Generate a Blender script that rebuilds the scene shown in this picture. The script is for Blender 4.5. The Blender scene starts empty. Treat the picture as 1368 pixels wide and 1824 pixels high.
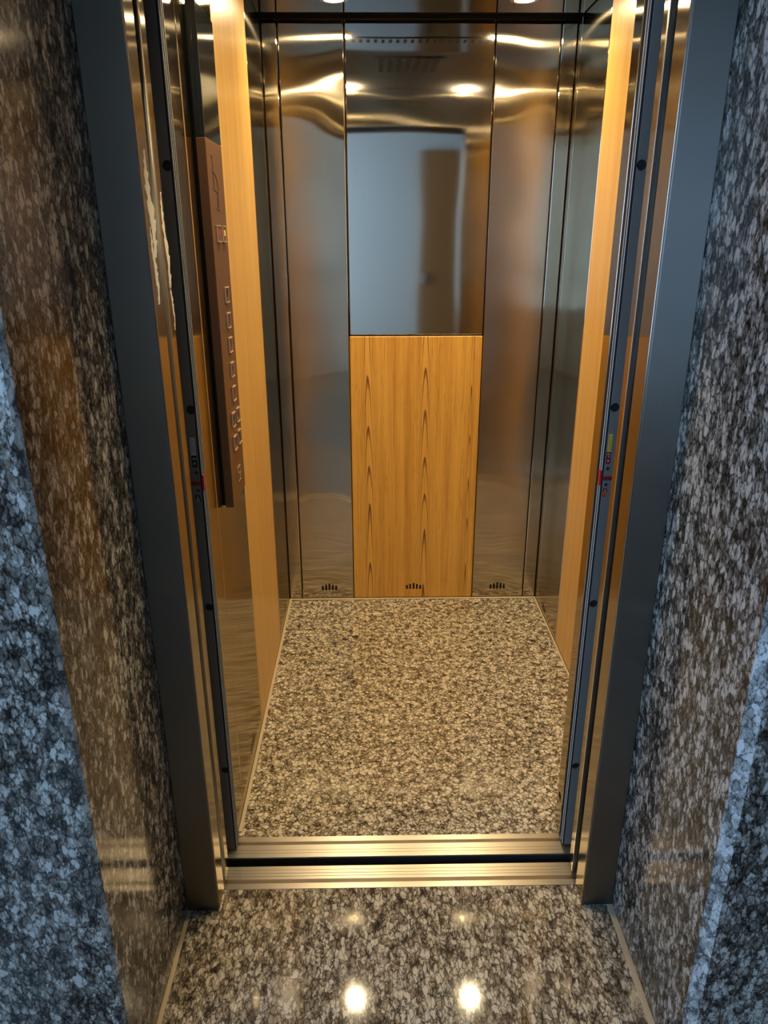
import bpy, bmesh, math, random
from mathutils import Matrix, Vector

random.seed(7)
SC = bpy.context.scene
COL = SC.collection

# ------------------------------------------------------------------ dimensions (metres)
XL, XR = -0.368, 0.705            # car side walls
YB, HC = 2.908, 2.172             # car back wall, car ceiling
DL, DR = -0.371, 0.488            # clear door opening
JL, JR = -0.4475, 0.5615          # niche side faces
YJ, YF = 1.315, 0.922             # jamb front face, lobby wall face
ZH = 2.004                        # door head

# ------------------------------------------------------------------ node helpers
def new_mat(name):
    m = bpy.data.materials.new(name); m.use_nodes = True
    nt = m.node_tree
    for n in list(nt.nodes): nt.nodes.remove(n)
    out = nt.nodes.new('ShaderNodeOutputMaterial')
    return m, nt, out

def N(nt, kind, **kw):
    n = nt.nodes.new(kind)
    for k, v in kw.items():
        if k in n.inputs.keys(): n.inputs[k].default_value = v
        else: setattr(n, k, v)
    return n

def L(nt, a, b): nt.links.new(a, b)

def math_node(nt, op, a, b=None, clamp=False):
    n = nt.nodes.new('ShaderNodeMath'); n.operation = op; n.use_clamp = clamp
    for i, v in enumerate((a, b)):
        if v is None: continue
        if isinstance(v, (int, float)): n.inputs[i].default_value = v
        else: L(nt, v, n.inputs[i])
    return n.outputs[0]

def ramp(nt, fac, stops, interp='LINEAR'):
    n = nt.nodes.new('ShaderNodeValToRGB'); cr = n.color_ramp; cr.interpolation = interp
    while len(cr.elements) < len(stops): cr.elements.new(0.5)
    for e, (p, c) in zip(cr.elements, stops):
        e.position = p; e.color = (*c, 1) if len(c) == 3 else c
    L(nt, fac, n.inputs[0]); return n.outputs[0]

def mix(nt, fac, a, b, mode='MIX'):
    n = nt.nodes.new('ShaderNodeMix'); n.data_type = 'RGBA'; n.blend_type = mode
    if isinstance(fac, (int, float)): n.inputs[0].default_value = fac
    else: L(nt, fac, n.inputs[0])
    for i, v in ((6, a), (7, b)):
        if isinstance(v, tuple): n.inputs[i].default_value = (*v[:3], 1)
        else: L(nt, v, n.inputs[i])
    return n.outputs[2]

def coords(nt, scale=(1, 1, 1), src='pos', loc=(0, 0, 0)):
    if src == 'pos':
        s = nt.nodes.new('ShaderNodeNewGeometry').outputs['Position']
    else:
        s = nt.nodes.new('ShaderNodeTexCoord').outputs['Object']
    mp = nt.nodes.new('ShaderNodeMapping'); mp.inputs['Scale'].default_value = scale
    mp.inputs['Location'].default_value = loc
    L(nt, s, mp.inputs[0]); return mp.outputs[0]

def principled(name, color, rough=0.5, metal=0.0, spec=0.5, coat=0.0, coat_rough=0.05):
    m, nt, out = new_mat(name)
    p = N(nt, 'ShaderNodeBsdfPrincipled')
    p.inputs['Base Color'].default_value = (*color, 1); p.inputs['Roughness'].default_value = rough
    p.inputs['Metallic'].default_value = metal; p.inputs['Specular IOR Level'].default_value = spec
    p.inputs['Coat Weight'].default_value = coat; p.inputs['Coat Roughness'].default_value = coat_rough
    L(nt, p.outputs[0], out.inputs[0]); return m

# ------------------------------------------------------------------ materials
def granite(name, stretch=(1, 1, 1), size=62.0, light=(0.60, 0.55, 0.47), mid=(0.26, 0.21, 0.155),
            dark=(0.030, 0.024, 0.018), rough=0.10, vein=0.16, lo=0.30, hi=0.62, cell=0.35, offset=(0, 0, 0), spec=0.5):
    """speckled granite: pale ragged crystals in a brown ground with dark mica seams between them"""
    m, nt, out = new_mat(name)
    co = coords(nt, stretch, loc=offset)
    def warped(freq, amp):
        n = N(nt, 'ShaderNodeTexNoise', Scale=freq, Detail=4.0, Roughness=0.62); L(nt, co, n.inputs['Vector'])
        sub = nt.nodes.new('ShaderNodeVectorMath'); sub.operation = 'SUBTRACT'; sub.inputs[1].default_value = (.5, .5, .5)
        L(nt, n.outputs['Color'], sub.inputs[0])
        sc = nt.nodes.new('ShaderNodeVectorMath'); sc.operation = 'SCALE'; sc.inputs['Scale'].default_value = amp
        L(nt, sub.outputs[0], sc.inputs[0])
        ad = nt.nodes.new('ShaderNodeVectorMath'); ad.operation = 'ADD'
        L(nt, co, ad.inputs[0]); L(nt, sc.outputs[0], ad.inputs[1]); return ad.outputs[0]
    def stretch01(x, k): return math_node(nt, 'ADD', math_node(nt, 'MULTIPLY', math_node(nt, 'SUBTRACT', x, 0.5), k), 0.5)
    w1 = warped(size * 1.0, 1.5 / size)
    v = N(nt, 'ShaderNodeTexVoronoi', Scale=size); v.feature = 'F1'; L(nt, w1, v.inputs['Vector'])
    ve = N(nt, 'ShaderNodeTexVoronoi', Scale=size); ve.feature = 'DISTANCE_TO_EDGE'; L(nt, w1, ve.inputs['Vector'])
    v2 = N(nt, 'ShaderNodeTexVoronoi', Scale=size * 2.3); v2.feature = 'F1'; L(nt, warped(size * 2.4, 1.2 / size), v2.inputs['Vector'])
    n1 = N(nt, 'ShaderNodeTexNoise', Scale=size * 0.62, Detail=5.0, Roughness=0.62); L(nt, co, n1.inputs['Vector'])
    n0 = N(nt, 'ShaderNodeTexNoise', Scale=size * 0.10, Detail=2.0, Roughness=0.5); L(nt, co, n0.inputs['Vector'])
    fine = N(nt, 'ShaderNodeTexNoise', Scale=size * 3.2, Detail=4.0, Roughness=0.7); L(nt, co, fine.inputs['Vector'])
    s1 = nt.nodes.new('ShaderNodeSeparateColor'); L(nt, v.outputs['Color'], s1.inputs[0])
    s2 = nt.nodes.new('ShaderNodeSeparateColor'); L(nt, v2.outputs['Color'], s2.inputs[0])
    t = math_node(nt, 'MULTIPLY', s1.outputs[0], cell)
    t = math_node(nt, 'ADD', t, math_node(nt, 'MULTIPLY', s2.outputs[0], 0.16))
    t = math_node(nt, 'ADD', t, math_node(nt, 'MULTIPLY', stretch01(n1.outputs[0], 2.4), 0.84 - cell))
    t = math_node(nt, 'ADD', t, math_node(nt, 'MULTIPLY', math_node(nt, 'SUBTRACT', n0.outputs[0], 0.5), 0.30))
    t = math_node(nt, 'ADD', t, math_node(nt, 'MULTIPLY', math_node(nt, 'SUBTRACT', fine.outputs[0], 0.5), 0.40))
    c = ramp(nt, t, [(lo - .14, dark), (lo, tuple(a * .5 for a in mid)), ((lo + hi) / 2, mid), (hi, light)])
    e = math_node(nt, 'ADD', ve.outputs['Distance'], math_node(nt, 'MULTIPLY', math_node(nt, 'SUBTRACT', n1.outputs[0], 0.50), 0.36))
    e = math_node(nt, 'ADD', e, math_node(nt, 'MULTIPLY', math_node(nt, 'SUBTRACT', fine.outputs[0], 0.50), 0.22))
    ef = math_node(nt, 'SUBTRACT', 1.0, math_node(nt, 'DIVIDE', e, vein, True), True)
    c = mix(nt, math_node(nt, 'MULTIPLY', ef, 0.92), c, dark)
    p = N(nt, 'ShaderNodeBsdfPrincipled', Roughness=rough)
    p.inputs['Specular IOR Level'].default_value = spec
    L(nt, c, p.inputs['Base Color']); L(nt, p.outputs[0], out.inputs[0]); return m

def steel(name, color=(0.63, 0.585, 0.52), alpha=0.17, aniso=0.86, wave=0.016, mirror=False, horizontal=False, wscale=2.2, dirt=0.0):
    """brushed stainless: vertical hairline grain spreads reflections sideways"""
    m, nt, out = new_mat(name)
    g = N(nt, 'ShaderNodeBsdfAnisotropic'); g.distribution = 'GGX'
    geo = nt.nodes.new('ShaderNodeNewGeometry')
    cr = nt.nodes.new('ShaderNodeVectorMath'); cr.operation = 'CROSS_PRODUCT'
    L(nt, geo.outputs['True Normal'], cr.inputs[0])
    cr.inputs[1].default_value = (1, 0.02, 0.03) if horizontal else (0.02, 0.03, 1)
    L(nt, cr.outputs[0], g.inputs['Tangent'])
    g.inputs['Roughness'].default_value = math.sqrt(alpha); g.inputs['Anisotropy'].default_value = -aniso
    hair = N(nt, 'ShaderNodeTexNoise', Scale=1.0, Detail=3.0, Roughness=0.6)
    L(nt, coords(nt, (5, 900, 900) if horizontal else (900, 900, 5)), hair.inputs['Vector'])
    cl = N(nt, 'ShaderNodeTexNoise', Scale=3.0, Detail=3.0, Roughness=0.5); L(nt, coords(nt), cl.inputs['Vector'])
    f = math_node(nt, 'ADD', math_node(nt, 'MULTIPLY', hair.outputs[0], 0.22), math_node(nt, 'MULTIPLY', cl.outputs[0], 0.10 + dirt))
    c = mix(nt, f, color, tuple(a * 0.55 for a in color))
    L(nt, c, g.inputs['Color'])
    w = N(nt, 'ShaderNodeTexNoise', Scale=wscale, Detail=1.0, Roughness=0.4)
    L(nt, coords(nt, (1, 1, 1.25)), w.inputs['Vector'])
    b = N(nt, 'ShaderNodeBump', Strength=1.0, Distance=wave); L(nt, w.outputs[0], b.inputs['Height'])
    L(nt, b.outputs[0], g.inputs['Normal'])
    L(nt, g.outputs[0], out.inputs[0]); return m

def wood(name, light, dark, line, bands, gloss=0.32):
    """vertical-grain laminate; bands = [(coordinate, half width)] of cathedral figure across axis"""
    m, nt, out = new_mat(name)
    fine = N(nt, 'ShaderNodeTexNoise', Scale=1.0, Detail=5.0, Roughness=0.65); L(nt, coords(nt, (240, 240, 3.0)), fine.inputs['Vector'])
    wide = N(nt, 'ShaderNodeTexNoise', Scale=1.0, Detail=2.0, Roughness=0.5); L(nt, coords(nt, (26, 26, 0.5)), wide.inputs['Vector'])
    t = math_node(nt, 'ADD', math_node(nt, 'MULTIPLY', fine.outputs[0], 0.55), math_node(nt, 'MULTIPLY', wide.outputs[0], 0.45))
    c = ramp(nt, t, [(0.36, dark), (0.60, light)])
    # short pores
    pore = N(nt, 'ShaderNodeTexNoise', Scale=1.0, Detail=2.0, Roughness=0.5); L(nt, coords(nt, (420, 420, 14)), pore.inputs['Vector'])
    c = mix(nt, math_node(nt, 'MULTIPLY', math_node(nt, 'SUBTRACT', pore.outputs[0], 0.60, True), 3.0, True), c, line)
    sx = nt.nodes.new('ShaderNodeSeparateXYZ'); L(nt, coords(nt), sx.inputs[0])
    lo = N(nt, 'ShaderNodeTexNoise', Scale=1.0, Detail=2.0, Roughness=0.5); L(nt, coords(nt, (3, 3, 1.3)), lo.inputs['Vector'])
    for ax, x0, hw, k, off in bands:
        d = math_node(nt, 'SUBTRACT', sx.outputs[ax], x0)
        d = math_node(nt, 'ADD', d, math_node(nt, 'MULTIPLY', math_node(nt, 'SUBTRACT', lo.outputs[0], 0.5), 0.02))
        d2 = math_node(nt, 'MULTIPLY', math_node(nt, 'MULTIPLY', d, d), 1.0 / (hw * hw))
        ph = math_node(nt, 'ADD', math_node(nt, 'ADD', math_node(nt, 'MULTIPLY', sx.outputs[2], 4.3), off), math_node(nt, 'MULTIPLY', d2, k))
        ph = math_node(nt, 'ADD', ph, math_node(nt, 'MULTIPLY', lo.outputs[0], 3.2))
        s = math_node(nt, 'FRACT', ph)
        li = math_node(nt, 'MULTIPLY', math_node(nt, 'SUBTRACT', s, 0.72, True), 6.0, True)
        mask = math_node(nt, 'SUBTRACT', 1.15, d2, True)
        c = mix(nt, math_node(nt, 'MULTIPLY', math_node(nt, 'MULTIPLY', li, mask), 0.9), c, line)
    p = N(nt, 'ShaderNodeBsdfPrincipled', Roughness=gloss)
    p.inputs['Specular IOR Level'].default_value = 0.5
    p.inputs['Anisotropic'].default_value = 0.6
    L(nt, c, p.inputs['Base Color']); L(nt, p.outputs[0], out.inputs[0]); return m

def emitter(name, color, strength):
    m, nt, out = new_mat(name)
    e = N(nt, 'ShaderNodeEmission', Strength=strength); e.inputs[0].default_value = (*color, 1)
    L(nt, e.outputs[0], out.inputs[0]); return m

M = {}
M['granite_car'] = granite('granite_car', (1, 1, 1), 76, light=(0.72, 0.645, 0.505), mid=(0.38, 0.305, 0.205), lo=0.18, hi=0.60, vein=0.180, rough=.06, cell=.36, dark=(.016, .012, .008))
M['granite_floor'] = granite('granite_lobby_floor', (1.30, 0.66, 1), 76, light=(0.62, 0.555, 0.455), mid=(0.31, 0.245, 0.175), lo=0.26, hi=0.64, vein=0.165, cell=.34, rough=.06, offset=(3.1, 1.7, 0))
WALL = dict(stretch=(1, 1, 0.55), size=88, light=(0.56, 0.53, 0.48), mid=(0.21, 0.185, 0.155), dark=(0.011, 0.010, 0.009), lo=0.30, hi=0.70, cell=.34, offset=(1.3, 5.1, 2.2))
M['granite_wall'] = granite('granite_wall', vein=0.185, spec=.25, rough=.12, **WALL)
M['granite_bevel'] = granite('granite_bevel', vein=0.10, rough=.4, **{**WALL, 'light': (.72, .71, .69), 'mid': (.40, .39, .37), 'dark': (.04, .04, .04)})
M['steel'] = steel('brushed_steel', (0.575, 0.515, 0.41), alpha=0.013, aniso=0.82, wave=0.018)
M['steel_side'] = steel('brushed_steel_side', (0.565, 0.505, 0.40), alpha=0.009, aniso=0.80, wave=0.006)
M['steel_mirror'] = steel('mirror_steel', (0.80, 0.755, 0.70), alpha=0.0022, aniso=0.45, wave=0.004, wscale=1.6)
M['steel_jamb'] = steel('jamb_steel', (0.58, 0.525, 0.425), alpha=0.020, aniso=0.80, wave=0.004)
M['steel_face'] = steel('jamb_face_steel', (0.25, 0.235, 0.215), alpha=0.20, aniso=0.55, wave=0.004)
M['sill'] = steel('sill_aluminium', (0.93, 0.84, 0.70), alpha=0.16, aniso=0.55, wave=0.002, horizontal=True, dirt=0.12)
M['edge_steel'] = principled('bright_edge_steel', (0.75, 0.70, 0.62), 0.22, 1.0)
M['wood_back'] = wood('wood_back', (0.78, 0.44, 0.085), (0.50, 0.235, 0.032), (0.14, 0.045, 0.008),
                      [(0, -0.018, 0.030, 3.6, 0.0), (0, 0.212, 0.026, 2.8, .43), (0, 0.395, 0.012, 2.4, .7)])
M['wood_side'] = wood('wood_side', (0.74, 0.46, 0.135), (0.61, 0.345, 0.082), (0.27, 0.12, 0.03), [])
M['bronze'] = principled('bronze_panel', (0.145, 0.068, 0.030), 0.42, 0.25, 0.4)
M['bronze_edge'] = principled('bronze_button_edge', (0.80, 0.60, 0.44), 0.34, 0.7)
M['black_glass'] = principled('black_glass', (0.012, 0.012, 0.013), 0.04, 0.0, 0.8)
M['black_mirror'] = principled('black_mirror', (0.20, 0.195, 0.19), 0.035, 1.0)
M['black'] = principled('black_matt', (0.006, 0.006, 0.007), 0.7)
M['shadow_gap'] = principled('shadow_gap', (0.015, 0.014, 0.014), 0.35)  # near-black colour for the shadow gap at the rear of the ceiling
M['rubber'] = principled('dark_rubber', (0.035, 0.034, 0.034), 0.42)
M['curtain'] = principled('curtain_grey', (0.165, 0.152, 0.138), 0.6, 0.0, 0.2)
M['lens_white'] = principled('lens_white', (0.52, 0.50, 0.47), 0.4)
M['red'] = principled('red_tape', (0.42, 0.012, 0.025), 0.4)
M['dark_red'] = principled('dark_red_label', (0.19, 0.008, 0.012), 0.5)
M['yellow'] = principled('yellow_label', (0.62, 0.40, 0.035), 0.5)
M['white_label'] = principled('white_label', (0.55, 0.56, 0.57), 0.5)
M['orange'] = principled('orange_sticker', (0.62, 0.17, 0.05), 0.45)
M['ink'] = principled('ink', (0.012, 0.010, 0.012), 0.5)
M['red_ink'] = principled('red_button_ink', (0.55, 0.015, 0.02), 0.4)
M['yellow_ink'] = principled('yellow_button_ink', (0.85, 0.62, 0.12), 0.4)
M['sealant'] = principled('sealant', (0.56, 0.46, 0.31), 0.55)
M['plaster'] = principled('plaster', (0.90, 0.79, 0.65), 0.7)
M['dark_plaster'] = principled('grey_plaster', (0.26, 0.235, 0.205), 0.7)
M['film'] = principled('torn_film', (0.72, 0.68, 0.60), 0.45)
M['lamp'] = emitter('warm_lamp', (1.0, 0.79, 0.46), 860.0)
M['daylight'] = emitter('daylight_pane', (0.35, 0.61, 1.0), 7.5)
M['frame_white'] = principled('window_frame', (0.7, 0.7, 0.7), 0.4)
M['mirror_tint_brown'] = principled('mirror_tint_brown', (0.50, 0.20, 0.05), 0.4)  # colour of the added board that browns the mirror reflection
M['pit'] = principled('shaft_dark', (0.01, 0.01, 0.011), 0.9)

# ------------------------------------------------------------------ mesh helpers
class MB:
    def __init__(s): s.bm = bmesh.new()
    def box(s, x0, x1, y0, y1, z0, z1, bev=0.0, seg=2):
        bm2 = bmesh.new()
        bmesh.ops.create_cube(bm2, size=1.0)
        for v in bm2.verts:
            v.co = Vector(((x0 + x1) / 2 + v.co.x * (x1 - x0), (y0 + y1) / 2 + v.co.y * (y1 - y0), (z0 + z1) / 2 + v.co.z * (z1 - z0)))
        if bev > 0:
            bmesh.ops.bevel(bm2, geom=bm2.edges[:], offset=bev, segments=seg, profile=0.5, affect='EDGES')
        s._merge(bm2); return s
    def prism(s, pts, a0, a1, axis='z', bev=0.0):
        """extrude polygon pts along axis; pts are the two other coordinates in xyz order"""
        bm2 = bmesh.new()
        def P(p, a):
            return {'z': (p[0], p[1], a), 'x': (a, p[0], p[1]), 'y': (p[0], a, p[1])}[axis]
        lo = [bm2.verts.new(P(p, a0)) for p in pts]; hi = [bm2.verts.new(P(p, a1)) for p in pts]
        n = len(pts)
        bm2.faces.new(lo); bm2.faces.new(hi)
        for i in range(n): bm2.faces.new((lo[i], lo[(i + 1) % n], hi[(i + 1) % n], hi[i]))
        bmesh.ops.recalc_face_normals(bm2, faces=bm2.faces[:])
        if bev > 0: bmesh.ops.bevel(bm2, geom=bm2.edges[:], offset=bev, segments=2, profile=0.5, affect='EDGES')
        s._merge(bm2); return s
    def cyl(s, c, r, h, axis='z', seg=32, r2=None):
        bm2 = bmesh.new()
        bmesh.ops.create_cone(bm2, cap_ends=True, segments=seg, radius1=r, radius2=r if r2 is None else r2, depth=h)
        R = {'z': Matrix.Identity(4), 'x': Matrix.Rotation(math.pi / 2, 4, 'Y'), 'y': Matrix.Rotation(-math.pi / 2, 4, 'X')}[axis]
        bmesh.ops.transform(bm2, matrix=Matrix.Translation(c) @ R, verts=bm2.verts[:])
        s._merge(bm2); return s
    def ring(s, c, ro, ri, h, axis='z', seg=40):
        """flat washer with a square section"""
        bm2 = bmesh.new(); rows = []
        for (r, a) in ((ro, -h / 2), (ro, h / 2), (ri, h / 2), (ri, -h / 2)):
            row = []
            for k in range(seg):
                t = 2 * math.pi * k / seg; u, v = r * math.cos(t), r * math.sin(t)
                p = {'z': (u, v, a), 'x': (a, u, v), 'y': (u, a, v)}[axis]
                row.append(bm2.verts.new(Vector(c) + Vector(p)))
            rows.append(row)
        for j in range(4):
            A, B = rows[j], rows[(j + 1) % 4]
            for k in range(seg): bm2.faces.new((A[k], A[(k + 1) % seg], B[(k + 1) % seg], B[k]))
        bmesh.ops.recalc_face_normals(bm2, faces=bm2.faces[:])
        s._merge(bm2); return s
    def tube(s, pts, r, seg=6):
        for a, b in zip(pts[:-1], pts[1:]):
            a, b = Vector(a), Vector(b); d = b - a
            if d.length < 1e-6: continue
            bm2 = bmesh.new()
            bmesh.ops.create_cone(bm2, cap_ends=True, segments=seg, radius1=r, radius2=r, depth=d.length + r * .6)
            q = Vector((0, 0, 1)).rotation_difference(d.normalized()).to_matrix().to_4x4()
            bmesh.ops.transform(bm2, matrix=Matrix.Translation((a + b) / 2) @ q, verts=bm2.verts[:])
            s._merge(bm2)
        return s
    def _merge(s, bm2):
        me = bpy.data.meshes.new('tmp'); bm2.to_mesh(me); bm2.free()
        s.bm.from_mesh(me); bpy.data.meshes.remove(me)
    def build(s, name, mat, parent=None, origin=None, smooth=False):
        """origin: world point the mesh is stored around; parts take their thing's"""
        o0 = Vector(origin) if origin is not None else (Vector(parent['_o']) if parent is not None else Vector((0, 0, 0)))
        if origin is None and parent is None:
            xs = [v.co for v in s.bm.verts]
            lo = [min(c[i] for c in xs) for i in range(3)]; hi = [max(c[i] for c in xs) for i in range(3)]
            o0 = Vector(((lo[0] + hi[0]) / 2, (lo[1] + hi[1]) / 2, lo[2]))
        bmesh.ops.translate(s.bm, vec=-o0, verts=s.bm.verts[:])
        me = bpy.data.meshes.new(name); s.bm.to_mesh(me); s.bm.free()
        if smooth:
            for p in me.polygons: p.use_smooth = True
        me.materials.append(mat)
        o = bpy.data.objects.new(name, me); COL.objects.link(o)
        if parent is not None:
            o.parent = parent
            o.location = o0 - Vector(parent['_o'])
        else: o.location = o0
        ORG[o.name] = tuple(o0); o['_o'] = tuple(o0)
        return o

ORG = {}
def tag(o, label, cat, group=None):
    o['label'] = label; o['category'] = cat; o['kind'] = 'thing'
    if group: o['group'] = group
    return o
def struct(o):
    o['kind'] = 'structure'; return o
def thing(name, label, cat, loc, group=None):
    o = bpy.data.objects.new(name, None); COL.objects.link(o)
    o.empty_display_size = 0.05; o.location = loc; o['_o'] = tuple(loc)
    return tag(o, label, cat, group)

def cut(obj, cutter):
    """carve real openings: subtract the MB from the object and keep the result as its mesh"""
    bmesh.ops.recalc_face_normals(cutter.bm, faces=cutter.bm.faces[:])
    bmesh.ops.translate(cutter.bm, vec=-Vector(obj['_o']), verts=cutter.bm.verts[:])
    me = bpy.data.meshes.new('cut'); cutter.bm.to_mesh(me); cutter.bm.free()
    c = bpy.data.objects.new('cut', me); COL.objects.link(c); c.matrix_world = obj.matrix_world
    c.parent = obj.parent; c.location = obj.location
    md = obj.modifiers.new('cut', 'BOOLEAN'); md.operation = 'DIFFERENCE'; md.solver = 'EXACT'; md.object = c
    bpy.context.view_layer.update()
    dg = bpy.context.evaluated_depsgraph_get()
    new = bpy.data.meshes.new_from_object(obj.evaluated_get(dg))
    obj.modifiers.clear(); old = obj.data; obj.data = new; new.name = old.name
    bpy.data.meshes.remove(old); bpy.data.objects.remove(c); bpy.data.meshes.remove(me)

# ------------------------------------------------------------------ setting: lobby
struct(MB().box(-1.60, 1.80, -2.5, 1.374, -0.12, 0.0).build('floor', M['granite_floor']))
def granite_wall(side, x_out, xf, c):
    s = 1 if x_out < xf else -1
    pts = [(x_out, YF), (xf - s * c, YF), (xf, YF + c), (xf, 1.372), (x_out, 1.372)]
    o = struct(MB().prism(pts, 0.0, 2.62).build('wall_' + side, M['granite_wall']))
    # ground, unpolished corner bevel of the slab
    e = .0006
    MB().prism([(xf - s * c, YF - e), (xf + s * e, YF + c), (xf - s * .004, YF + c), (xf - s * c, YF + .004)], 0.0, 2.62).build('corner_bevel', M['granite_bevel'], o)
    return o
granite_wall('left', -1.60, JL, .0065)
granite_wall('right', 1.80, JR, .017)
struct(MB().box(JL, JR, YF, 1.372, ZH + 0.085, 2.62).build('wall_front', M['granite_wall']))
struct(MB().box(-1.60, 1.80, -2.62, -2.5, 0.0, 2.62).build('wall_rear', M['plaster']))
d1 = struct(MB().box(.50, 1.62, -2.5, -2.46, .002, 2.30, .003).build('mirror_tint_board', M['mirror_tint_brown']))  # added unseen brown board, gives the mirror its warm brown right side
MB().box(.54, .58, -2.46, -2.41, .98, 1.10, .006).build('board_handle', M['edge_steel'], d1)  # handle on the added board
struct(MB().box(1.80, 1.92, -2.62, 1.372, 0.0, 2.62).build('wall_side', M['dark_plaster']))
struct(MB().box(-1.72, 1.92, -2.62, 1.372, 2.62, 2.74).build('ceiling', M['dark_plaster']))
WY0, WY1, WZ0, WZ1 = -2.40, 0.0, 0.75, 2.35
w = MB()
w.box(-1.72, -1.60, -2.62, WY0, 0, 2.62).box(-1.72, -1.60, WY1, 1.372, 0, 2.62)
w.box(-1.72, -1.60, WY0, WY1, 0, WZ0).box(-1.72, -1.60, WY0, WY1, WZ1, 2.62)
struct(w.build('wall_window_side', M['plaster']))
wf = MB()
for a, b in ((WY0, WY0 + .05), (WY1 - .05, WY1), ((WY0 + WY1) / 2 - .02, (WY0 + WY1) / 2 + .02)): wf.box(-1.70, -1.64, a, b, WZ0, WZ1, .004)
for a, b in ((WZ0, WZ0 + .05), (WZ1 - .05, WZ1)): wf.box(-1.70, -1.64, WY0, WY1, a, b, .004)
win = struct(wf.build('window_1', M['frame_white']))
MB().box(-1.685, -1.675, WY0 + .02, WY1 - .02, WZ0 + .02, WZ1 - .02).build('pane', M['daylight'], win)

# sealant line where the niche walls meet the lobby floor
struct(MB().box(JL, JL + .010, YF, YJ, 0, .003, .001).build('trim_1', M['sealant']))
struct(MB().box(JR - .014, JR, YF, YJ, 0, .003, .001).build('trim_2', M['sealant']))

# lift shaft around the gap between the two sills
sh = MB().box(-1.2, 1.5, 1.36, 1.38, -1.0, -.121).box(-1.2, 1.5, 1.36, 3.1, -1.02, -1.0)
struct(sh.build('wall_shaft', M['pit']))

# ------------------------------------------------------------------ landing door frame
fr = thing('door_frame', 'dark brushed steel frame of the lift doorway set in the granite niche', 'door frame', (0.058, YJ, 0))
for s, xo, xi in ((1, JL, DL), (-1, JR, DR)):
    x0, x1 = min(xo, xi), max(xo, xi)
    # front face
    MB().box(x0 + (.0015 if s < 0 else 0), x1 - (.0015 if s > 0 else 0), YJ, YJ + .006, .001, ZH + .08, .0022).build('jamb_face', M['steel_face'], fr)
    j = MB().box(x0, x1, YJ + .0055, 1.374, .001, ZH, .0015)
    jr = j.build('jamb_return', M['steel_jamb'], fr)
    if s > 0: left_jamb = jr
MB().box(DL, DR, YJ, 1.374, ZH, ZH + .08, .002).build('header', M['steel_face'], fr)
# left: rounded rubber nosing; right: black strip standing in for the dark door gap
MB().cyl((DL - .0165, 1.397, ZH / 2), .0175, ZH - .004, 'z', 24).build('gap_strip', M['rubber'], fr, smooth=True)
MB().box(DR + .012, DR + .030, 1.376, 1.412, .002, ZH, .004).build('gap_strip', M['black'], fr)

# ------------------------------------------------------------------ landing door leaves (retracted, only the leading edges show)
def landing_leaf(x_edge, sgn, label):
    t = thing('landing_door_leaf', label, 'door', (x_edge + sgn * .2, 1.43, 0.004))
    a, b = x_edge, x_edge + sgn * .42
    MB().box(min(a, b), max(a, b), 1.414, 1.448, .004, ZH + .05, .003).build('panel', M['steel_jamb'], t)
    if sgn > 0:
        MB().box(a - .0022, a + .004, 1.4110, 1.4185, .004, ZH + .05, .0006).build('edge_strip', M['edge_steel'], t)
    return t
left_leaf = landing_leaf(DL - .002, -1, 'open landing door leaf edge behind the left jamb')
landing_leaf(DR + .003, 1, 'open landing door leaf edge behind the right jamb')

# ------------------------------------------------------------------ sills
def sill(name, label, y0, y1, grooves, xa, xb):
    """aluminium threshold: profile with guide grooves, extruded across the opening"""
    t = thing(name, label, 'threshold', ((xa + xb) / 2, (y0 + y1) / 2, -.05))
    pts = [(y0, -.05)]
    y = y0; top = 0.001
    pts.append((y0, top))
    for g0, g1, d in grooves: pts += [(g0, top), (g0, top - d), (g1, top - d), (g1, top)]
    pts += [(y1, top), (y1, -.05)]
    MB().prism(pts, xa, xb, 'x').build('track_profile', M['sill'], t)
    return t
sill('landing_sill', 'scratched metal threshold with a guide groove at the lobby side of the gap', 1.3745, 1.443,
     [(1.391, 1.403, .022), (1.4115, 1.4130, .002), (1.4205, 1.4220, .002), (1.4310, 1.4322, .002)], DL - .012, DR + .014)
csill = sill('car_sill', 'bright metal threshold with a guide groove at the car floor edge', 1.472, 1.541,
     [(1.4855, 1.4867, .002), (1.495, 1.4962, .002), (1.513, 1.524, .022)], DL - .04, DR + .05)
MB().box(DL - .04, DR + .05, 1.4695, 1.4719, -.40, -.0015).build('gap_dark_plate', M['pit'], csill)  # dark plate added so the gap below the sill reads black

# ------------------------------------------------------------------ car floor and shell
struct(MB().box(XL, XR, 1.5415, YB, -.06, 0.0).build('floor', M['granite_car']))
def seal(n, *b): return struct(MB().box(*b, .001).build('trim_%d' % n, M['sealant']))
seal(3, XL, XL + .010, 1.56, YB, 0, .0035); seal(4, XR - .007, XR, 1.60, YB, 0, .0035); seal(5, XL + .010, XR - .007, YB - .012, YB, 0, .0035)

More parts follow.
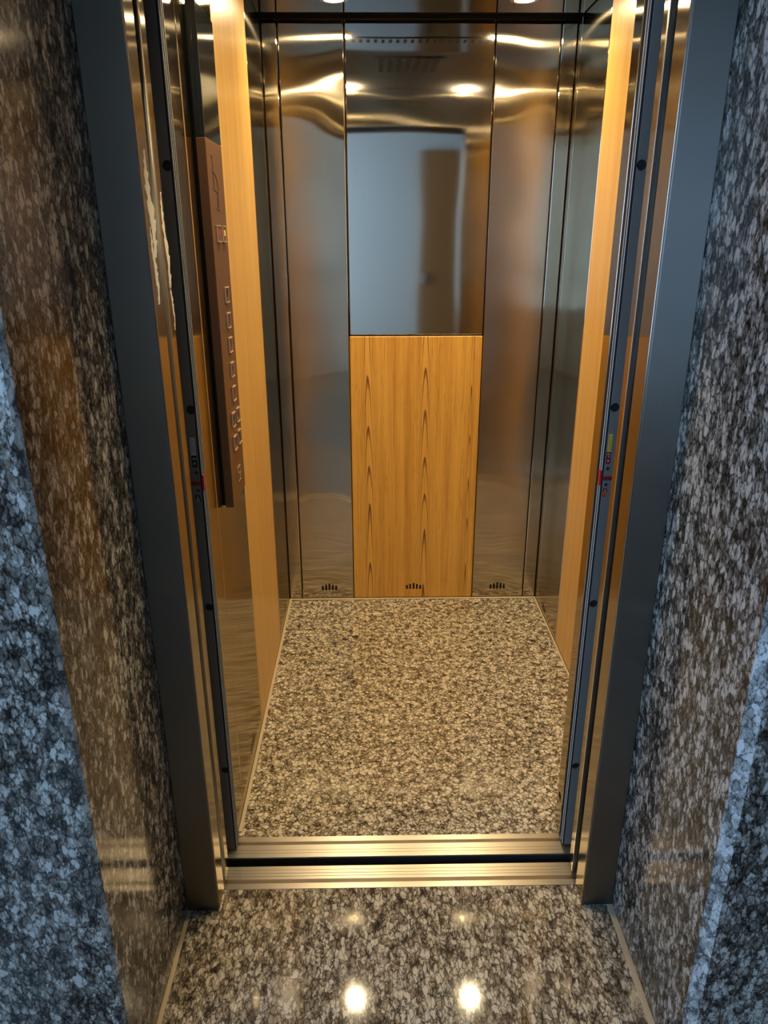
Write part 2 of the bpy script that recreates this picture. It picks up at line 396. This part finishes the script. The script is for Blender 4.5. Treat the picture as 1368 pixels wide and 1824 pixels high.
def slots(panel, axis, face, u0, z0, sgn):
    """five upright vent slots of stepped height, cut through the panel, dark grille inside each"""
    hs = (.023, .028, .033, .028, .023); pitch, wd = .0145, .0085
    c = MB()
    for i, h in enumerate(hs):
        u = u0 + (i - 2) * pitch
        for q, (du, r) in enumerate(((0, 0),)):
            a, b = u - wd / 2, u + wd / 2
            lo, hi = z0, z0 + h
            prof = []
            for k in range(9):
                th = math.pi * k / 8; prof.append((u + wd / 2 * math.cos(th), hi - wd / 2 + wd / 2 * math.sin(th)))
            for k in range(9):
                th = math.pi + math.pi * k / 8; prof.append((u + wd / 2 * math.cos(th), lo + wd / 2 + wd / 2 * math.sin(th)))
            c.prism(prof, face - .01, face + .01, axis)
    cut(panel, c)
    for i, h in enumerate(hs):
        u = u0 + (i - 2) * pitch; d0, d1 = sorted((face + sgn * .0055, face + sgn * .0085))
        b = MB()
        if axis == 'y': b.box(u - wd / 2 - .001, u + wd / 2 + .001, d0, d1, z0 - .001, z0 + h + .001)
        else: b.box(d0, d1, u - wd / 2 - .001, u + wd / 2 + .001, z0 - .001, z0 + h + .001)
        b.build('vent_slot', M['black'], panel)

G = 0.0010   # half seam
BACK = 'steel and wood panels lining the back wall'
def back_panel(name, x0, x1, z0, z1, mat, label, bev=.0042):
    o = MB().box(x0 + G, x1 - G, YB, YB + .010, z0, z1, bev).build(name, mat)
    return tag(o, label, 'wall panel')
B0, B1, B2, B3 = XL + .055, -.088, .427, XR - .055
p = back_panel('steel_wall_panel', B0, B1, .004, HC, M['steel'], 'broad brushed steel panel on the back wall, left of the wood board'); slots(p, 'y', YB, -.194, .041, 1)
p = back_panel('steel_wall_panel', B2, B3, .004, HC, M['steel'], 'broad brushed steel panel on the back wall, right of the wood board'); slots(p, 'y', YB, .537, .041, 1)
back_panel('steel_corner_strip', XL, B0, .004, HC, M['steel_side'], 'narrow steel strip on the back wall in the left rear corner')
back_panel('steel_corner_strip', B3, XR, .004, HC, M['steel_side'], 'narrow steel strip on the back wall in the right rear corner')
p = back_panel('wood_wall_panel', B1, B2, .004, 1.127, M['wood_back'], 'short golden wood board on the lower middle of the back wall'); slots(p, 'y', YB, .172, .041, 1)
back_panel('mirror_panel', B1, B2, 1.130, HC, M['steel_mirror'], 'mirror polished steel panel above the wood board on the back wall')
# bright folded edges that show beside the seams
# side walls
def side_panel(name, x, sgn, y0, y1, mat, label, z0=.004, z1=HC):
    a, b = sorted((x, x - sgn * .010))
    o = MB().box(a, b, y0 + G, y1 - G, z0, z1, .0040).build(name, mat)
    return tag(o, label, 'wall panel')
p = side_panel('steel_wall_panel', XL, 1, 1.647, 2.018, M['steel_side'], 'brushed steel panel on the left wall carrying the brown button panel'); slots(p, 'x', XL, 1.845, .050, -1)
side_panel('steel_corner_strip', XL, 1, 1.538, 1.647, M['steel_side'], 'narrow steel strip on the left wall right behind the doorway')
side_panel('wood_wall_panel', XL, 1, 2.018, 2.560, M['wood_side'], 'tall wood panel on the left wall between steel panels')
p = side_panel('steel_wall_panel', XL, 1, 2.560, 2.860, M['steel_side'], 'brushed steel panel on the left wall behind the wood panel'); slots(p, 'x', XL, 2.74, .030, -1)
side_panel('steel_corner_strip', XL, 1, 2.860, YB, M['steel_side'], 'narrow steel strip closing the left wall at the rear corner')
p = side_panel('steel_wall_panel', XR, -1, 1.60, 1.985, M['steel_side'], 'brushed steel panel on the right wall just behind the door return')
side_panel('wood_wall_panel', XR, -1, 1.985, 2.522, M['wood_side'], 'tall wood panel on the right wall between steel panels')
p = side_panel('steel_wall_panel', XR, -1, 2.522, 2.860, M['steel_side'], 'brushed steel panel on the right wall behind the wood panel'); slots(p, 'x', XR, 2.738, .022, 1)
side_panel('steel_corner_strip', XR, -1, 2.860, YB, M['steel_side'], 'narrow steel strip closing the right wall at the rear corner')
# dark backing shell behind the panels
struct(MB().box(XL - .05, XR + .05, YB + .02, YB + .06, -.05, HC + .1).build('wall_back', M['pit']))
struct(MB().box(XL - .06, XL - .02, 1.54, YB + .06, -.05, HC + .1).build('wall_car_left', M['pit']))
struct(MB().box(XR + .02, XR + .06, 1.54, YB + .06, -.05, HC + .1).build('wall_car_right', M['pit']))
# door return and header of the car
fp = thing('car_front_panel', 'brushed steel return and transom closing the car front around the doorway', 'wall panel', (.59, 1.56, .004))
rt = MB().box(.486, XR, 1.538, 1.585, .004, HC, .0015).build('return_panel', M['steel_side'], fp)
cut(rt, MB().cyl((.486, 1.560, .108), .010, .03, 'x', 24))
MB().cyl((.4945, 1.560, .108), .0105, .003, 'x', 24).build('screw_hole', M['black'], rt)
MB().box(XL, .4855, 1.538, 1.580, ZH, HC, .0015).build('transom', M['steel_side'], fp)

# ------------------------------------------------------------------ car ceiling
ce = MB().box(XL - .02, XR + .02, 1.53, YB - .07, HC, HC + .02)
cei = struct(ce.build('ceiling', M['black_mirror']))
struct(MB().box(XL - .02, XR + .02, YB - .07, YB + .02, HC + .012, HC + .03).build('trim_6', M['shadow_gap']))  # dark strip painting the shadow gap between ceiling panel and back wall
LX = (-.11, .475); LYs = (1.665, 2.675)
lamp_lab = {(0, 0): 'warm ceiling downlight near the doorway on the button panel side', (1, 0): 'warm ceiling downlight near the doorway on the right side',
            (0, 1): 'warm ceiling downlight near the back wall on the button panel side', (1, 1): 'warm ceiling downlight near the back wall on the right side'}
for i, lx in enumerate(LX):
    for j, ly in enumerate(LYs):
        t = thing('ceiling_downlight', lamp_lab[(i, j)], 'ceiling light', (lx, ly, HC - .004), 'round downlights in the car ceiling')
        MB().ring((lx, ly, HC - .003), .044, .0305, .006).build('trim_ring', M['edge_steel'], t, smooth=False)
        MB().cyl((lx, ly, HC - .002), .030, .003).build('lamp_lens', M['lamp'], t)
# row of air slots and a perforated fan grille, seen only in the mirror
t = thing('ceiling_vent', 'row of short dark air slots across the rear of the black ceiling', 'vent', (.168, 2.60, HC - .003))
MB().box(-.20, .56, 2.56, 2.64, HC - .003, HC + .001, .001).build('plate', M['black_mirror'], t)
for k in range(26): MB().box(-.18 + k * .028, -.168 + k * .028, 2.575, 2.625, HC - .0036, HC - .0028).build('air_slot', M['black'], t)
t = thing('fan_grille', 'perforated square fan grille in the middle of the black ceiling', 'vent', (.168, 2.17, HC - .004))
MB().box(.02, .32, 2.02, 2.32, HC - .004, HC + .001, .001).build('plate', M['black_mirror'], t)
for a in range(7):
    for b in range(7): MB().cyl((.047 + a * .040, 2.05 + b * .040, HC - .0042), .010, .0015, 'z', 12).build('grille_hole', M['black'], t)

# ------------------------------------------------------------------ car door leaves with light curtains on their leading edges
def tri(mb, c, w, h, up, axis='y', d=.0006):
    x, y, z = c; s = 1 if up else -1
    mb.prism([(x - w / 2, z - s * h / 2), (x + w / 2, z - s * h / 2), (x, z + s * h / 2)], y - d, y + d, 'y')
def car_leaf(side):
    s = 1 if side == 'L' else -1               # towards the opening
    xe = -.365 if side == 'L' else .489         # inner edge of the grey bar
    lab = ('open car door edge with grey sensor bar and white label, near the button panel' if side == 'L'
           else 'open car door edge with grey sensor bar and yellow label at the right')
    t = thing('car_door_leaf', lab, 'door', (xe - s * .1, 1.51, .006))
    a, b = sorted((xe - s * .030, xe - s * .36))
    MB().box(a, b, 1.496, 1.534, .006, ZH + .05, .002).build('panel', M['steel_jamb'], t)
    y0, y1 = 1.495, (1.532 if side == 'L' else 1.518)
    a, b = sorted((xe, xe - s * .030))
    bar = MB().box(a, b, y0, y1, .008, ZH + .03, .0012).build('sensor_bar', M['curtain'], t)
    xc = -.3715 if side == 'L' else .4985
    # upright white lens ridges on the inner edge, black channels between
    n = 3 if side == 'L' else 2
    dy = (y1 - y0) / (2 * n)
    a, b = sorted((xe, xe + s * .0035))
    MB().box(a, b, y0 + .0005, y1, .008, ZH + .03).build('lens_channel', M['black'], bar)
    for k in range(n):
        yy = y0 + .002 + k * (y1 - y0 - .002) / (n - .35)
        x2, x3 = sorted((xe + s * .002, xe + s * .0052))
        MB().box(x2, x3, yy, yy + .0020, .008, ZH + .03, .001).build('lens_ridge', M['lens_white'], bar)
    hz = (.258, .710, 1.162, 1.615)
    cu = MB()
    for z in hz: cu.cyl((xc, y0, z), .0095, .012, 'y', 24)
    cut(bar, cu)
    for z in hz: MB().cyl((xc, y0 + .0048, z), .0094, .002, 'y', 24).build('fixing_hole', M['black'], bar)
    xi = xe - s * .0045; f = y0 - .0004
    # red tape round the bar
    zt = 1.004 if side == 'L' else 1.009
    x0, x1 = sorted((xe - s * .028, xe + s * .0002))
    MB().box(x0, x1, y0 - .0005, y0 + .004, zt - .0045, zt + .0045).build('red_tape', M['dark_red'], bar)
    x0, x1 = sorted((xe + s * .0028, xe + s * .0068))
    MB().box(x0, x1, y0 + .001, y0 + .013, zt - .016, zt + .018).build('red_tape', M['red'], bar)
    # labels
    if side == 'L':
        lx0, lx1 = -.3795, -.3690
        wl = MB().box(lx0, lx1, f, f + .001, 1.066, 1.104).build('printed_label', M['white_label'], bar)
        tx = MB()
        random.seed(3)
        for k in range(11):
            z = 1.070 + k * .003
            x = lx0 + .0012
            while x < lx1 - .002:
                w_ = random.uniform(.0008, .0022); tx.box(x, min(x + w_, lx1 - .0008), f - .0004, f + .0002, z, z + .0012); x += w_ + .0007
        tx.build('print', M['ink'], wl)
        bl = MB().box(lx0 + .001, lx1 + .001, f, f + .001, 1.040, 1.0655).build('printed_label', M['ink'], bar)
        k = MB(); tri(k, (-.3735, f - .0002, 1.0475), .0042, .0045, False)
        for q in range(3): k.box(-.3765 + q * .0028, -.3752 + q * .0028, f - .0004, f + .0002, 1.0565, 1.0605)
        k.build('print', M['white_label'], bl)
        sl = MB().box(lx0 + .001, lx1 + .001, f, f + .001, .962, .978).build('printed_label', M['ink'], bar)
        k = MB(); tri(k, (-.3735, f - .0002, .9745), .004, .0038, True)
        k.box(-.3765, -.3705, f - .0004, f + .0002, .9630, .9640).box(-.3765, -.3705, f - .0004, f + .0002, .9695, .9705)
        k.box(-.3765, -.3753, f - .0004, f + .0002, .9630, .9705).box(-.3717, -.3705, f - .0004, f + .0002, .9630, .9705)
        k.box(-.3750, -.3722, f - .0004, f + .0002, .9663, .9672)
        k.build('print', M['white_label'], sl)
        hs = ((1.028, .0035), (.989, .0032))
    else:
        lx0, lx1 = .4915, .4995
        yl = MB().box(lx0, lx1, f, f + .001, 1.068, 1.106).build('printed_label', M['yellow'], bar)
        tx = MB()
        random.seed(4)
        for k in range(8):
            z = 1.0715 + k * .004; tx.box(lx0 + .0015, lx1 - .0015 - random.uniform(0, .003), f - .0004, f + .0002, z, z + .0008)
        tx.build('print', M['dark_red'], yl)
        rl = MB().box(lx0 - .0006, lx1 + .0006, f, f + .001, 1.041, 1.0675).build('printed_label', M['dark_red'], bar)
        k = MB(); tri(k, (.4955, f - .0002, 1.0475), .0042, .0045, False); tri(k, (.4960, f - .0002, 1.0565), .0030, .003, False)
        k.box(.4935, .4945, f - .0004, f + .0002, 1.0605, 1.0650).box(.4958, .4968, f - .0004, f + .0002, 1.0605, 1.0650)
        k.build('print', M['lens_white'], rl)
        sl = MB().box(lx0 - .0006, lx1 + .0006, f, f + .001, .968, .9865).build('printed_label', M['dark_red'], bar)
        k = MB(); tri(k, (.4958, f - .0002, .9825), .0036, .0036, True); k.build('print', M['lens_white'], sl)
        k = MB()
        k.box(.4925, .4985, f - .0004, f + .0002, .9772, .9782).box(.4925, .4985, f - .0004, f + .0002, .9735, .9743)
        k.box(.4925, .4935, f - .0004, f + .0002, .9695, .9780).box(.4975, .4985, f - .0004, f + .0002, .9695, .9780)
        k.build('print', M['yellow'], sl)
        hs = ((1.031, .0036), (.995, .0034))
    for z, r in hs:
        MB().ring((xc if side == 'L' else .4965, f, z), r, r * .25, .0012, 'y', 20).build('sensor_eye', M['black'], bar)
    return t
car_leaf('L'); car_leaf('R')

# ------------------------------------------------------------------ button panel on the left wall
CX = XL + .0255                       # its face
CY0, CY1 = 1.716, 1.890
cop = thing('car_operating_panel', 'tall bronze brown button panel with black display on the left wall', 'control panel', (XL, (CY0 + CY1) / 2, .868))
MB().box(XL + .0002, XL + .006, CY0 + .006, CY1 - .004, .872, 1.92).build('mounting_gap_shade', M['black'], cop)  # black box painting the shadow line behind the button panel
body = MB().box(XL + .0055, CX, CY0, CY1, .868, 1.686, .0012).build('face_plate', M['bronze'], cop)
MB().box(XL + .0055, CX, CY0, CY1, 1.6868, 1.928, .0012).build('display', M['black_glass'], cop)
def button(y, z, ink=None, glyph=0):
    b = MB().box(CX - .001, CX + .0040, y - .0150, y + .0150, z - .0170, z + .0170, .0022).build('button', M['bronze'], cop)
    e = MB()
    e.box(CX + .0005, CX + .0064, y - .0162, y + .0162, z + .0152, z + .0178, .0006).box(CX + .0005, CX + .0064, y - .0162, y + .0162, z - .0178, z - .0156, .0006)
    e.box(CX + .0005, CX + .0046, y - .0160, y - .0150, z - .0170, z + .0170, .0004).box(CX + .0005, CX + .0046, y + .0150, y + .0160, z - .0170, z + .0170, .0004)
    e.build('bezel', M['bronze_edge'], b)
    g = MB(); X0, X1 = CX + .0036, CX + .0046
    if ink:
        g.box(X0, X1, y - .006, y + .008, z - .004, z + .009, .0003)
    else:
        for (a, c, w_, h_) in GLYPH[glyph]: g.box(X0, X1, y + a - w_ / 2, y + a + w_ / 2, z + c - h_ / 2, z + c + h_ / 2)
    g.build('symbol', M[ink] if ink else M['ink'], b)
# simple dark strokes (y, z, width, height), as unreadable as in the photograph
GLYPH = [[(-.004, .003, .003, .014), (.004, .003, .003, .014), (0, .009, .009, .0025), (0, -.003, .009, .0025)],
         [(.001, .005, .004, .010), (-.001, -.004, .008, .003), (0, .010, .008, .0025)],
         [(0, .003, .004, .014), (-.003, .008, .005, .003)],
         [(0, .004, .007, .009), (.002, -.004, .005, .005)],
         [(.001, .006, .008, .003), (.002, .001, .004, .008), (-.002, -.004, .007, .003)],
         [(0, .003, .009, .012)], [(-.001, .003, .010, .010), (.002, -.004, .004, .003)]]
button(1.772, 1.498, 'red_ink'); button(1.834, 1.497, 'yellow_ink')
for k, z in enumerate((1.364, 1.306, 1.249, 1.190, 1.132)): button(1.812, z, None, k)
button(1.780, 1.074, None, 5); button(1.842, 1.072, None, 6)
button(1.780, 1.016, None, 5); button(1.840, 1.016, None, 3)
ks = MB().box(CX - .001, CX + .0015, 1.793, 1.826, .910, .944, .0008).build('key_switch', M['bronze'], cop)
MB().cyl((CX + .003, 1.809, .927), .0055, .006, 'x', 20).build('lock_barrel', M['edge_steel'], ks)
e = MB()
e.box(CX + .0005, CX + .0022, 1.792, 1.827, .944, .9455).box(CX + .0005, CX + .0022, 1.792, 1.827, .9085, .910)
e.box(CX + .0005, CX + .0018, 1.7918, 1.7930, .909, .945).box(CX + .0005, CX + .0018, 1.826, 1.8272, .909, .945)
e.build('bezel', M['bronze_edge'], ks)
# thin engraved emblem: upright stroke, sail curve, foot
lg = MB(); X = CX + .0004
lg.tube([(X, 1.768, 1.654), (X, 1.770, 1.640), (X, 1.769, 1.612), (X, 1.769, 1.590)], .0007)
lg.tube([(X, 1.760, 1.6565), (X, 1.769, 1.651), (X, 1.777, 1.6545)], .0006)
lg.tube([(X, 1.762, 1.6235), (X, 1.772, 1.622), (X, 1.789, 1.6195), (X, 1.803, 1.612), (X, 1.812, 1.601), (X, 1.815, 1.590), (X, 1.810, 1.583), (X, 1.797, 1.584), (X, 1.780, 1.587), (X, 1.764, 1.588)], .0008)
lg.tube([(X, 1.803, 1.583), (X, 1.802, 1.566), (X, 1.800, 1.553)], .0016)
lg.tube([(X, 1.780, 1.550), (X, 1.795, 1.549), (X, 1.810, 1.546)], .0006)
lg.build('emblem', M['ink'], cop)

# ------------------------------------------------------------------ small marks
def torn_film(parent, name, x, pieces, label):
    random.seed(11)
    mb = MB()
    for (yc, z0, z1, w) in pieces:
        n = 26; Lp, Rp = [], []
        for i in range(n + 1):
            t_ = i / n; z = z0 + (z1 - z0) * t_
            ww = w * (0.15 + 0.85 * math.sin(math.pi * min(1, .12 + .85 * t_))) * random.uniform(.55, 1.15)
            yy = yc + random.uniform(-.0025, .0025) + .006 * math.sin(6 * t_)
            Lp.append((yy - ww / 2, z + random.uniform(-.003, .003))); Rp.append((yy + ww / 2, z + random.uniform(-.003, .003)))
        for i in range(n):
            q = [Lp[i], Rp[i], Rp[i + 1], Lp[i + 1]]
            mb.prism(q, x, x + .0005, 'x')
    o = mb.build(name, M['film'], parent); o['label'] = label; return o
torn_film(left_jamb, 'torn_film', DL - .0001, [(1.352, 1.46, 1.63, .034), (1.343, 1.385, 1.51, .018)], 'torn strip of pale protective film on the left jamb')
torn_film(left_leaf, 'torn_film', DL - .0021, [(1.437, 1.40, 1.57, .020), (1.440, 1.33, 1.44, .010)], 'torn strip of pale protective film on the left landing door edge')

# ------------------------------------------------------------------ world, camera, colour
wd = bpy.data.worlds.new('World'); SC.world = wd; wd.use_nodes = True
wd.node_tree.nodes['Background'].inputs[0].default_value = (0.01, 0.012, 0.015, 1)
wd.node_tree.nodes['Background'].inputs[1].default_value = 0.0

cam = bpy.data.cameras.new('camera'); co = bpy.data.objects.new('camera', cam); COL.objects.link(co)
cam.sensor_fit = 'VERTICAL'; cam.sensor_height = 24.0; cam.lens = 1321.4 / 1824 * 24.0
cam.clip_start = 0.01
pt, ya, ro = 0.3604, 0.0151, -0.0024
def vec(X, up, zc):
    Y = zc * math.cos(pt) + up * math.sin(pt); Z = -zc * math.sin(pt) + up * math.cos(pt)
    return Vector((math.cos(ya) * X + math.sin(ya) * Y, -math.sin(ya) * X + math.cos(ya) * Y, Z))
c_, s_ = math.cos(ro), math.sin(ro)
right, up, fwd = vec(c_, s_, 0), vec(-s_, c_, 0), vec(0, 0, 1)
m = Matrix.Identity(4)
for i in range(3): m[i][0], m[i][1], m[i][2] = right[i], up[i], -fwd[i]
m.translation = Vector((0, 0, 1.5))
co.matrix_world = m
SC.camera = co

for o in SC.objects:
    if '_o' in o.keys(): del o['_o']

SC.view_settings.view_transform = 'Standard'; SC.view_settings.look = 'None'
SC.view_settings.exposure = 0.0; SC.view_settings.gamma = 1.0; SC.view_settings.use_curve_mapping = False
cy = SC.cycles
cy.max_bounces = 14; cy.glossy_bounces = 12; cy.diffuse_bounces = 4
cy.caustics_reflective = True; cy.caustics_refractive = False; cy.blur_glossy = 0.3
cy.sample_clamp_indirect = 6.0; cy.sample_clamp_direct = 0.0
cy.use_denoising = True
